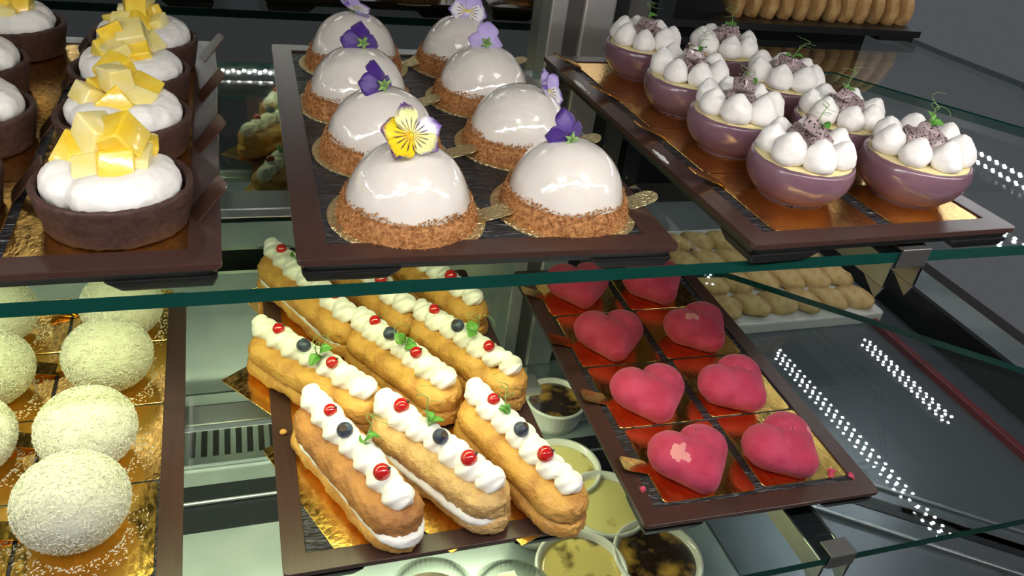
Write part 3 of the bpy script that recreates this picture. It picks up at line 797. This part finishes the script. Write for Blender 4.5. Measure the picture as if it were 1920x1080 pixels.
# ------------------------------------------------------------------ hearts
def heart_mesh(scuffs, bares):
    mb = MB()
    for sx in (-1, 1):
        mb.ball((sx * .0148, .0070, .0175), (.0220, .0222, .0175), 28, 18)
        for i in range(7):
            t = i / 6
            r = .0215 * (1 - t) + .0125 * t
            mb.ball((sx * .0140 * (1 - t), .005 - .0265 * t, .0168 * (1 - t) + .0140 * t), (r, r, .0168 * (1 - t) + .0138 * t), 22, 14)
    mb.ball((0, -.005, .0170), (.021, .021, .0172), 22, 14)
    me = remesh(mb, 'velvet_heart', M['velvet'], .0011, 10, .5)
    for v in me.vertices:
        if v.co.z < .003: v.co.z = .0006 + .25 * max(v.co.z - .0006, 0)
        d = v.co.x / .004; v.co.z -= .003 * math.exp(-d * d) * max(0, min(1, (v.co.y - .006) / .014)) * (v.co.z > .012)
        for (cx, cy, r) in scuffs:
            q = math.hypot(v.co.x - cx, v.co.y - cy) / r
            if q < 1.3 and v.co.z > .01: v.co.z -= .0014 * max(0, 1 - q * q) * (1 + noise.noise(v.co * 500))
    me = displace(me, .0006, 60, 3. + len(bares))
    me.materials.clear()
    for k in ('velvet', 'scuff', 'bare'): me.materials.append(M[k])
    for pg in me.polygons:
        c = pg.center
        if c.z < .008: continue
        for (cx, cy, r) in scuffs:
            if math.hypot(c.x - cx, c.y - cy) < r * (.95 + .5 * noise.noise(c * 350)) and noise.noise(c * 420) > -.05: pg.material_index = 1
        for (cx, cy, r) in bares:
            if math.hypot(c.x - cx, c.y - cy) < r * (1 + .7 * noise.noise(c * 190) + .3 * noise.noise(c * 500)): pg.material_index = 2
    return me
HSPOT = [([(.007, .013, .0055)], [(-.019, -.002, .0062), (-.016, -.009, .0035)]), ([(.004, .012, .005)], []), ([], []), ([], []),
         ([(.004, .008, .0058), (.006, .001, .004)], [(.025, -.008, .0045)]), ([(.001, .009, .005), (.008, -.005, .005)], []), ([(.004, .010, .004)], [(-.018, .003, .005), (-.011, -.001, .0045)]), ([], [])]
HEARTM = [heart_mesh(*h) for h in HSPOT]
HEARTS = [(.3420, .4030, .12), (.3440, .4880, .05), (.3430, .5800, -.05), (.3450, .6740, .0), (.4320, .4010, .38), (.4335, .4860, .42), (.4440, .5790, .35), (.4370, .6700, .2)]
HD = ['a big bare patch, front row, eclair side', 'a smooth top, second row, eclair side', 'a smooth top, third row, eclair side', 'a hidden top, back row, eclair side',
      'a small side chip, front row, far column', 'dark dents, second row, far column', 'two bare patches, third row, far column', 'a hidden top, back row, far column']
for k, (x, y, rz) in enumerate(HEARTS):
    bx = .3500 if k < 4 else .4445; bx -= .001 * (k % 4)
    square_board('gold board under the pink heart with %s' % HD[k], bx, .4160 + .0885 * (k % 4), LZ, -1.3, (-SQ / 2 + .002, -.005, 176, 18) if k < 4 else None, 'gold boards under the hearts', TAB)
    h = thing('velvet_heart_cake', 'pink velvet heart cake with %s' % HD[k], 'cake', (x, y, LZ + BT), rz, 'pink velvet heart cakes')
    inst('heart_body', HEARTM[k], h)
CH = MB().add([(0, 0, 0), (.006, .001, 0), (.007, .005, 0), (.002, .006, 0), (.001, .001, .0018), (.005, .002, .002), (.006, .004, .0016), (.0025, .005, .0018)],
              [(3, 2, 1, 0), (4, 5, 6, 7), (0, 1, 5, 4), (1, 2, 6, 5), (2, 3, 7, 6), (3, 0, 4, 7)]).mesh('pink_crumb', mat('pink_chip', (.5, .06, .11), .8), False)
for (x, y, z, s, r, lb) in [(.2915, .386, ZLT, 1., .4, 'pink chip on the side rim of the heart tray, toward the eclairs'), (.4780, .3775, LZ + BT, .9, 2., 'larger pink chip on the front corner of a heart gold board'),
                            (.4700, .3795, LZ + BT, .7, 4., 'smaller pink chip beside another on the heart tray gold board'), (.4880, .3655, ZLT, 1., 1., 'pink chip on the front rim of the heart tray')]:
    single('cake_crumb', CH, lb, 'crumb', (x, y, z), (0, 0, r))
CRB = displace(MB().ball((0, 0, .0022), (.0032, .0026, .0022), 12, 8).mesh('pastry_crumb', M['choux']), .0008, 300, 1.)
single('pastry_crumb', CRB, 'golden pastry crumb on the side rim of the eclair tray', 'crumb', (.0168, .5030, ZLT))
# smear of cream along the side of the purple cup tray
for pts, lb in (([(0, .9), (.006, 1.2), (.012, 1.), (.02, .7), (.028, .5)], 'dried cream smear on the side rim of the purple cup tray, toward the silver post'),
                ([(.155, .5), (.16, .8), (.168, 1.1), (.175, .7)], 'dried cream smear on the side rim of the purple cup tray, beside the front domes')):
    sm = MB()
    for t, q in pts:
        yy = .655 - t; sm.ball((.2935 + (yy - .356) * -.028 + .0068, yy, .0003), (.0022 * q, .006 * q, .0012 * q), 10, 6)
    single('cream_smear', remesh(sm, 'cream_smear', M['cream'], .0006, 2), lb, 'smear')

# ------------------------------------------------------------------ glass shelves
def shelf_mesh(outline, ztop, th=.0085):
    return MB().prism(outline, ztop - th, ztop, edge_mi=1).mesh('shelf_glass', [M['glass'], M['edge']], False)
up = [(-.85, .3645), (.86, .3645), (.86, .466), (.776, .590), (.661, .757), (.43, .757), (.43, .737), (-.85, .737)]
single('glass_shelf', shelf_mesh(up, ZU), 'upper clear glass shelf with a dark green front edge, carrying tarts, domes and purple cups', 'shelf')
lo = [(-.85, .3072), (1.02, .3072), (1.02, .330), (.8316, .4922), (.5734, .7269), (.45, .737), (-.85, .737)]
single('glass_shelf', shelf_mesh(lo, ZL, .008), 'lower clear glass shelf with a pale green front edge, carrying coconut balls, eclairs and hearts', 'shelf')
cs = [(.665, .763), (.782, .594), (.835, .594), (.945, .743), (.933, .876), (.933, 1.12), (.485, 1.12), (.485, .763)]
single('glass_shelf', shelf_mesh(cs, ZU, .007), 'corner glass shelf behind the purple cups, under the golden cookies', 'shelf')

# ------------------------------------------------------------------ display case
case = thing('display_case', 'refrigerated pastry display case with mirrored back, steel deck and silver post', 'display case', (0, 0, ZD))
def cpart(name, mb, m, smooth=False, bv=0.):
    me = mb.mesh(name, m, smooth)
    if bv: me = bevel(me, bv, 2)
    return inst(name, me, case, (0, 0, -ZD))
cpart('deck', MB().box((.15, .72, ZD - .01), (2.1, 1.1, .02)), M['deck'])
cpart('mirror_panel', MB().box((-.27, .8285, .04), (1.17, .005, .98)), M['mirror'])
p = MB().box((.323, .812, .04), (.019, .03, .98)); o = MB().box((.3415, .814, .04), (.018, .024, .98)); q = MB().box((.369, .812, .04), (.037, .03, .98))
cpart('post_strip', p, M['alu'], bv=.002); cpart('post_groove', o, M['alug']); cpart('post_strip', q, M['alu'], bv=.003)
cpart('post_seal', MB().box((.397, .82, .04), (.019, .03, .98)), M['darks'])
cpart('rear_frame', MB().box((.425, .83, .04), (.03, .02, .98)), M['alug'], bv=.002)
cpart('rear_frame', MB().box((.462, .835, .04), (.022, .02, .98)), M['darks'])
# rear rail, vent grille, drain channel
cpart('rear_rail', MB().box((-.1, .773, ZD + .008), (.83, .022, .016)), M['steel'], bv=.002)
g = MB().box((-.1, .7125, ZD + .001), (1.3, .068, .002), mi=1)
for y, w in ((.6825, .011), (.7425, .011)): g.box((-.1, y, ZD + .0035), (1.3, w, .005))
k = -.745
while k < .54:
    g.box((k, .7125, ZD + .0035), (.0058, .05, .005)); k += .0123
cpart('vent_grille', g, [M['steel'], M['black']])
cpart('reflection_panel', MB().box((-.1, .800, (ZD - .275) / 2), (.83, .006, -ZD - .275 + .35 - .35)), M['deck'])  # added pale panel standing in for a bright reflection in the lower glass
cpart('drain_channel', MB().box((-.1, .618, ZD + .0012), (1.3, .062, .0024)), M['darks'])
cpart('channel_rod', MB().tube([(-.75, .622, ZD + .005), (.55, .622, ZD + .005)], .0022, 8), M['alu'], True)
# deck fittings at the far end
cpart('deck_plate', MB().box((.748, .62, ZD + .001), (.555, .6, .002)), mat('deck_dark', (.15, .17, .19), .24, .6))
cpart('red_trim', MB().box((.962, .64, ZD + .006), (.012, .36, .012)), M['red'], bv=.001)
cpart('end_panel', MB().box((1.03, .72, ZD + .03), (.01, 1.1, .06)), M['darks'])
def bar(mb, a, b, w, h):
    A = Vector((*a, 0)); B = Vector((*b, 0)); d = B - A; L = d.length
    tf = Matrix.Translation(((a[0] + b[0]) / 2, (a[1] + b[1]) / 2, ZD + h / 2)) @ Matrix.Rotation(math.atan2(d.y, d.x), 4, 'Z')
    return mb.box((0, 0, 0), (L, w, h), tf)
cpart('deck_rail', bar(MB(), (.545, .532), (.83, .325), .006, .008), M['steel'], bv=.0015)
cpart('deck_rail', bar(MB(), (.60, .545), (.90, .327), .02, .003), M['darks'])
cpart('deck_rail', bar(MB(), (.64, .555), (.96, .322), .006, .006), M['steel'], bv=.0015)
pf = bar(MB(), (.72, .466), (.93, .312), .012, .003)
cpart('perforated_strip', pf, M['alug'])
cpart('front_sill', MB().box((.15, .18, ZD - .01), (2.1, .05, .05)), M['darks'])

cpart('top_rail', MB().box((.255, .15, .2655), (2.21, .03, .022)), M['alu'], bv=.002)
cpart('top_rail', MB().box((1.11, .90, .2655), (.036, 1.5, .022)), M['alu'], bv=.002)
cpart('top_rail', MB().box((-.80, .49, .2655), (.034, .71, .022)), M['alu'], bv=.002)
cpart('top_rail', MB().box((1.235, 1.02, .2655), (.29, .034, .022)), M['alu'], bv=.002)
cpart('corner_post', MB().box((-.84, .15, (ZD + .254) / 2), (.03, .03, .254 - ZD)), M['alu'], bv=.002)
cpart('corner_post', MB().box((1.14, .15, (ZD + .254) / 2), (.03, .03, .254 - ZD)), M['alu'], bv=.002)
# shelf brackets
def bracket(label, y0, ztop):
    b = thing('shelf_bracket', label, 'bracket', (.437, y0, ztop), 0, 'shelf brackets')
    a = MB()
    for sx in (-.0135, .0135): a.box((sx, .215, -.0105), (.0025, .43, .021))
    inst('arm', bevel(a.mesh('bracket_arm', M['steel'], False), .0005, 1), b)
    inst('channel', MB().box((0, .215, -.0035), (.0245, .43, .002)).mesh('bracket_channel', M['darks'], False), b)
    c = MB().box((0, -.0015, .0042), (.025, .0022, .0145)).box((0, .006, .0104), (.025, .016, .0018))
    inst('clip', bevel(c.mesh('bracket_clip', M['alug'], False), .0005, 1), b)
    for sx in (-.0135, .0135):
        e = MB().add([(sx - .001, 0, -.021), (sx + .001, 0, -.021), (sx + .001, 0, -.006), (sx - .001, 0, -.006), (sx - .001, .02, -.021), (sx + .001, .02, -.021), (sx, .004, -.032)],
                     [(0, 1, 2, 3), (0, 4, 6), (1, 6, 5), (0, 6, 1), (4, 5, 6)])
        inst('hook', e.mesh('bracket_hook', M['steel'], False), b)
bracket('steel bracket clipped to the front edge of the upper glass shelf, below the purple cups', .3645, ZU - .0085)
bracket('steel bracket clipped to the front edge of the lower glass shelf, below the pink hearts', .3072, ZL - .008)

# ------------------------------------------------------------------ ramekins and glass cups on the deck
def ramekin_meshes():
    H, R = .042, .045
    pr = [(.001, 0), (.036, 0), (.0385, .001), (.041, .012), (R - .001, H - .008), (R, H - .006), (R + .0012, H - .003), (R + .0006, H - .0004), (R - .001, H), (R - .003, H - .001), (R - .0045, H - .005), (R - .006, H - .010), (.001, H - .0105)]
    def fn(r, z, a): return (r + (.0006 * math.cos(40 * a) if (.004 < z < H - .009 and r > R - .0055) else 0), z)
    cup = MB().lathe(pr, 120, fn=fn).mesh('ramekin', M['ceram'])
    cu = [MB().lathe([(.0405, H - .0098), (.0405, H - .0072), (.036, H - .0066), (.02, H - .0068), (.0006, H - .0066)], 40).mesh('custard', m) for m in (M['brul'], M['brul2'], M['brul3'])]
    return cup, cu
RAM, CUST = ramekin_meshes()
for (x, y, ci, rz, s, lb) in [(.370, .437, 1, .3, 1., 'white ramekin with a mostly black burnt custard top, in front below the heart tray'),
                              (.345, .512, 2, 1.2, 1., 'white ramekin with pale yellow custard, between the eclair and heart trays'),
                              (.288, .440, 0, 2.2, 1., 'white ramekin with yellow custard below the front corner of the eclair tray'),
                              (.352, .690, 1, 3.9, .85, 'white ramekin with a brown and black burnt top, behind the drain channel'),
                              (.318, .573, 2, 5., .95, 'white ramekin mostly hidden, next to the drain channel'),
                              (.276, .530, 0, .9, .9, 'white ramekin under the side of the eclair tray'),
                              (.285, .760 - .045, 0, 2.9, .85, 'white ramekin behind the eclair tray, seen beside the silver post')]:
    r = thing('creme_brulee_ramekin', lb, 'ramekin', (x, y, ZD + .0006), rz, 'ramekins of burnt custard', s)
    inst('cup', RAM, r); inst('custard', CUST[ci], r, label='burnt custard')
gp = [(.001, 0), (.03, 0), (.034, .002), (.037, .03), (.040, .062), (.0385, .062), (.0355, .03), (.032, .004), (.001, .004)]
GC = MB().lathe(gp, 64).mesh('glass_cup', M['clear'])
bd = MB()
for k in range(64): bd.ball((.0395 * math.cos(2 * PI * k / 64), .0395 * math.sin(2 * PI * k / 64), .0622), .0014, 8, 6)
BEAD = bd.mesh('cup_beads', M['clear'])
PUD = MB().lathe([(.001, .0045), (.0315, .0045), (.035, .03), (.0365, .045), (.001, .046)], 48).mesh('cup_pudding', M['pud'])
for (x, y, lb) in [(.135, .425, 'glass cup of beige pudding with a beaded rim, below the middle of the eclair tray'), (.205, .408, 'glass cup of beige pudding with a beaded rim, nearer the white ramekins')]:
    r = thing('dessert_glass', lb, 'glass', (x, y, ZD), 0, 'beaded dessert glasses')
    inst('glass_cup', GC, r); inst('pudding', PUD, r, label='beige pudding'); inst('beaded_rim', BEAD, r)

# ------------------------------------------------------------------ cookies in the corner
cb = MB().prism(rrect(.40, .912, .925, 1.09, .004, 3), -.0105, -.0015).box((.45, .93, -.0135), (.06, .03, .0062)).box((.885, .93, -.0135), (.06, .03, .0062)).box((.45, 1.07, -.0135), (.06, .03, .0062)).box((.885, 1.07, -.0135), (.06, .03, .0062))
ct = thing('serving_tray', 'black tray of golden cookies on the corner shelf behind the purple cups', 'tray', (0, 0, 0))
inst('tray_body', cb.mesh('cookie_tray', M['black'], False), ct)
def cookie_mesh(seed):
    rr = random.Random(seed)
    me = MB().ball((0, 0, 0), (.017, .05, .027), 28, 18).mesh('cookie', M['cookie'])
    for v in me.vertices:
        if v.co.x < -.006: v.co.x = -.006 + .3 * (v.co.x + .006)
    me = displace(me, .0025, 45, seed)
    return displace(me, .0008, 200, seed)
CK = [cookie_mesh(s) for s in range(4)]
N = 12
ORD = ['', 'first', 'second', 'third', 'fourth', 'fifth', 'sixth', 'seventh', 'eighth', 'ninth', 'tenth', 'eleventh', 'twelfth']
for k in range(N):
    x = .630 + .278 * k / (N - 1)
    lab = 'golden half-moon cookie leaning on the black tray, ' + ('last in the row, far from the post' if k == N - 1 else 'first in the row by the post' if k == 0 else '%s from the open end' % ORD[N - k])
    single('cookie', CK[k % 4], lab, 'cookie', (x, .968, .0385), (math.radians(60), math.radians(-12 + 3 * (k % 3)), math.radians(4 * ((k % 3) - 1))), 'golden cookies leaning in a row')
wt = thing('serving_tray', 'white tray of pale cookies on the steel deck behind the lower shelf', 'tray', (0, 0, ZD))
inst('tray_body', bevel(MB().prism(rrect(.60, .822, .985, 1.12, .01, 4), .0, .020).mesh('white_tray', M['white'], False), .003, 2), wt)
def puff_mesh(seed):
    me = MB().ball((0, 0, 0), (.024, .034, .017), 26, 16).mesh('pale_cookie', M['cookiep'])
    for v in me.vertices:
        if v.co.z < -.006: v.co.z = -.006 + .2 * (v.co.z + .006)
    return displace(displace(me, .003, 40, seed), .001, 150, seed)
PF = [puff_mesh(s) for s in range(4)]
RW = ['front row', 'second row', 'third row', 'row at the back']
CN = ['first', 'second', 'third', 'fourth', 'fifth', 'sixth', 'seventh']
for j in range(4):
    for i in range(7):
        single('pale_cookie', PF[(i + j) % 4], 'pale cookie on the white deck tray, %s, %s from the red trim' % (RW[j], CN[6 - i]), 'cookie',
               (.645 + .05 * i + .012 * (j % 2), .862 + .066 * j, ZD + .0275), (.1 * ((i * 3 + j) % 3 - 1), .12 * ((i + j) % 3 - 1), .3 + .2 * ((i + 2 * j) % 4)), 'pale cookies on the white tray')

# ------------------------------------------------------------------ light bars of the case
def led_bar(label, a, b, z, warm=False, dots=True, w=.026, rows=(-.004, .004), m='led'):
    A = Vector((*a, z)); B = Vector((*b, z)); d = B - A; L = d.length; rz = math.atan2(d.y, d.x)
    t = thing('led_light_bar', label, 'light', tuple((A + B) / 2), rz, 'light bars of the case')
    inst('housing', bevel(MB().box((0, 0, .005), (L, w, .008)).mesh('led_housing', M['alu'], False), .0015, 2), t)
    if dots:
        mb = MB(); n = int(L / .0185)
        for r in rows:
            for k in range(n):
                x = -L / 2 + L * (k + .5 + (.25 if r > 0 else -.25)) / n
                mb.ball((x, r, .0008), (.0029, .0029, .0017), 8, 4)
        o = inst('diodes', mb.mesh('led_diodes', M['ledw'] if warm else M[m]), t); o['kind'] = 'stuff'
    return t, L, rz
def area(name, loc, rz, sx, sy, power, col, rx=0., parent=None):
    l = bpy.data.lights.new(name, 'AREA'); l.shape = 'RECTANGLE'; l.size = sx; l.size_y = sy; l.energy = power; l.color = col
    o = bpy.data.objects.new(name, l); COL.objects.link(o); o.location = loc; o.rotation_euler = (rx, 0, rz)
    return o
ZB = .245
led_bar('long white light bar along the front top of the case', (-.85, .15), (.95, .15), ZB, m='ledf')
led_bar('white light bar along the end of the case, above the deck', (1.11, .60), (1.11, 1.50), .235, rows=(-.006, .006), w=.032)
led_bar('short white light bar beyond the end of the case', (1.36, .88), (1.36, 1.16), .235)
led_bar('white light bar along the other end of the case', (-.80, .20), (-.80, .80), .245)
led_bar('slim warm light bar under the upper glass shelf, seen through the gap between the trays', (-.80, .497), (.27, .497), -.040, warm=True)
area('shelf_bar_light', (-.265, .497, -.0435), 0, 1.06, .02, 1.4, (.92, 1., .5), 0)
led_bar('slim warm light bar added under the lower glass shelf, above the drain channel', (-.80, .575), (.27, .575), -.293, warm=True)  # bar added to brighten the ramekins and deck beneath
area('added_lower_bar_light', (-.265, .575, -.2965), 0, 1.06, .02, 1.9, (.96, 1., .7), 0)
def lamp(label, x, y, z, sx, sy, e):  # unseen ceiling lamps added for sheen on trays, slate, gold and glass
    t = thing('added_ceiling_lamp', label, 'lamp', (x, y, z), 0, 'ceiling lamps added for sheen')
    inst('lamp_body', bevel(MB().box((0, 0, .03), (sx + .04, sy + .04, .05)).mesh('lamp_body', M['white'], False), .005, 2), t)
    inst('diffuser', MB().box((0, 0, 0), (sx, sy, .01)).mesh('lamp_diffuser', emit_mat('lamp_glow', (1., .95, .88), e), False), t)
lamp('added square white ceiling lamp above the customer side, near the tart tray', -.5, -.7, 1.42, .5, .5, 5.)
lamp('added square white ceiling lamp above the customer side, near the cup tray', .9, -.6, 1.42, .5, .5, 5.)
lamp('added square white ceiling lamp behind the case', .3, 2.0, 1.42, .5, .5, 5.)

# ------------------------------------------------------------------ surroundings
structure('floor', MB().box((.2, .4, -1.26), (5, 6, .02)).mesh('floor', M['floor'], False))
structure('ceiling', MB().box((.2, .4, 1.52), (5, 6, .04)).mesh('ceiling', M['floor'], False))
structure('wall_back', MB().box((.2, 3.0, .2), (5, .05, 3.0)).mesh('wall_back', M['wall'], False))
cpart('cabinet', MB().box((.15, .72, (ZD - .02 - 1.25) / 2), (2.06, 1.06, 1.25 + ZD - .02)), M['darks'])

w = bpy.data.worlds.new('world'); sc.world = w; w.use_nodes = True
w.node_tree.nodes['Background'].inputs[0].default_value = (.9, .93, 1., 1)
w.node_tree.nodes['Background'].inputs[1].default_value = .09

# ------------------------------------------------------------------ camera
cam = bpy.data.cameras.new('camera'); co = bpy.data.objects.new('camera', cam); COL.objects.link(co)
cam.sensor_width = 36; cam.lens = 36 * 1483.0 / 1920; cam.clip_start = .01
R = [[0.9485995, -0.2920665, 0.1218857], [0.0592794, 0.5422895, 0.8380979], [0.3108776, 0.7877939, -0.5317291]]
m = Matrix(((R[0][0], R[1][0], -R[2][0], 0), (R[0][1], R[1][1], -R[2][1], 0), (R[0][2], R[1][2], -R[2][2], .22), (0, 0, 0, 1)))
co.matrix_world = m
sc.camera = co
sc.view_settings.view_transform = 'Standard'; sc.view_settings.look = 'None'; sc.view_settings.exposure = 0.; sc.view_settings.gamma = 1.
sc.cycles.max_bounces = 12; sc.cycles.transparent_max_bounces = 24; sc.cycles.glossy_bounces = 6; sc.cycles.sample_clamp_indirect = 40.
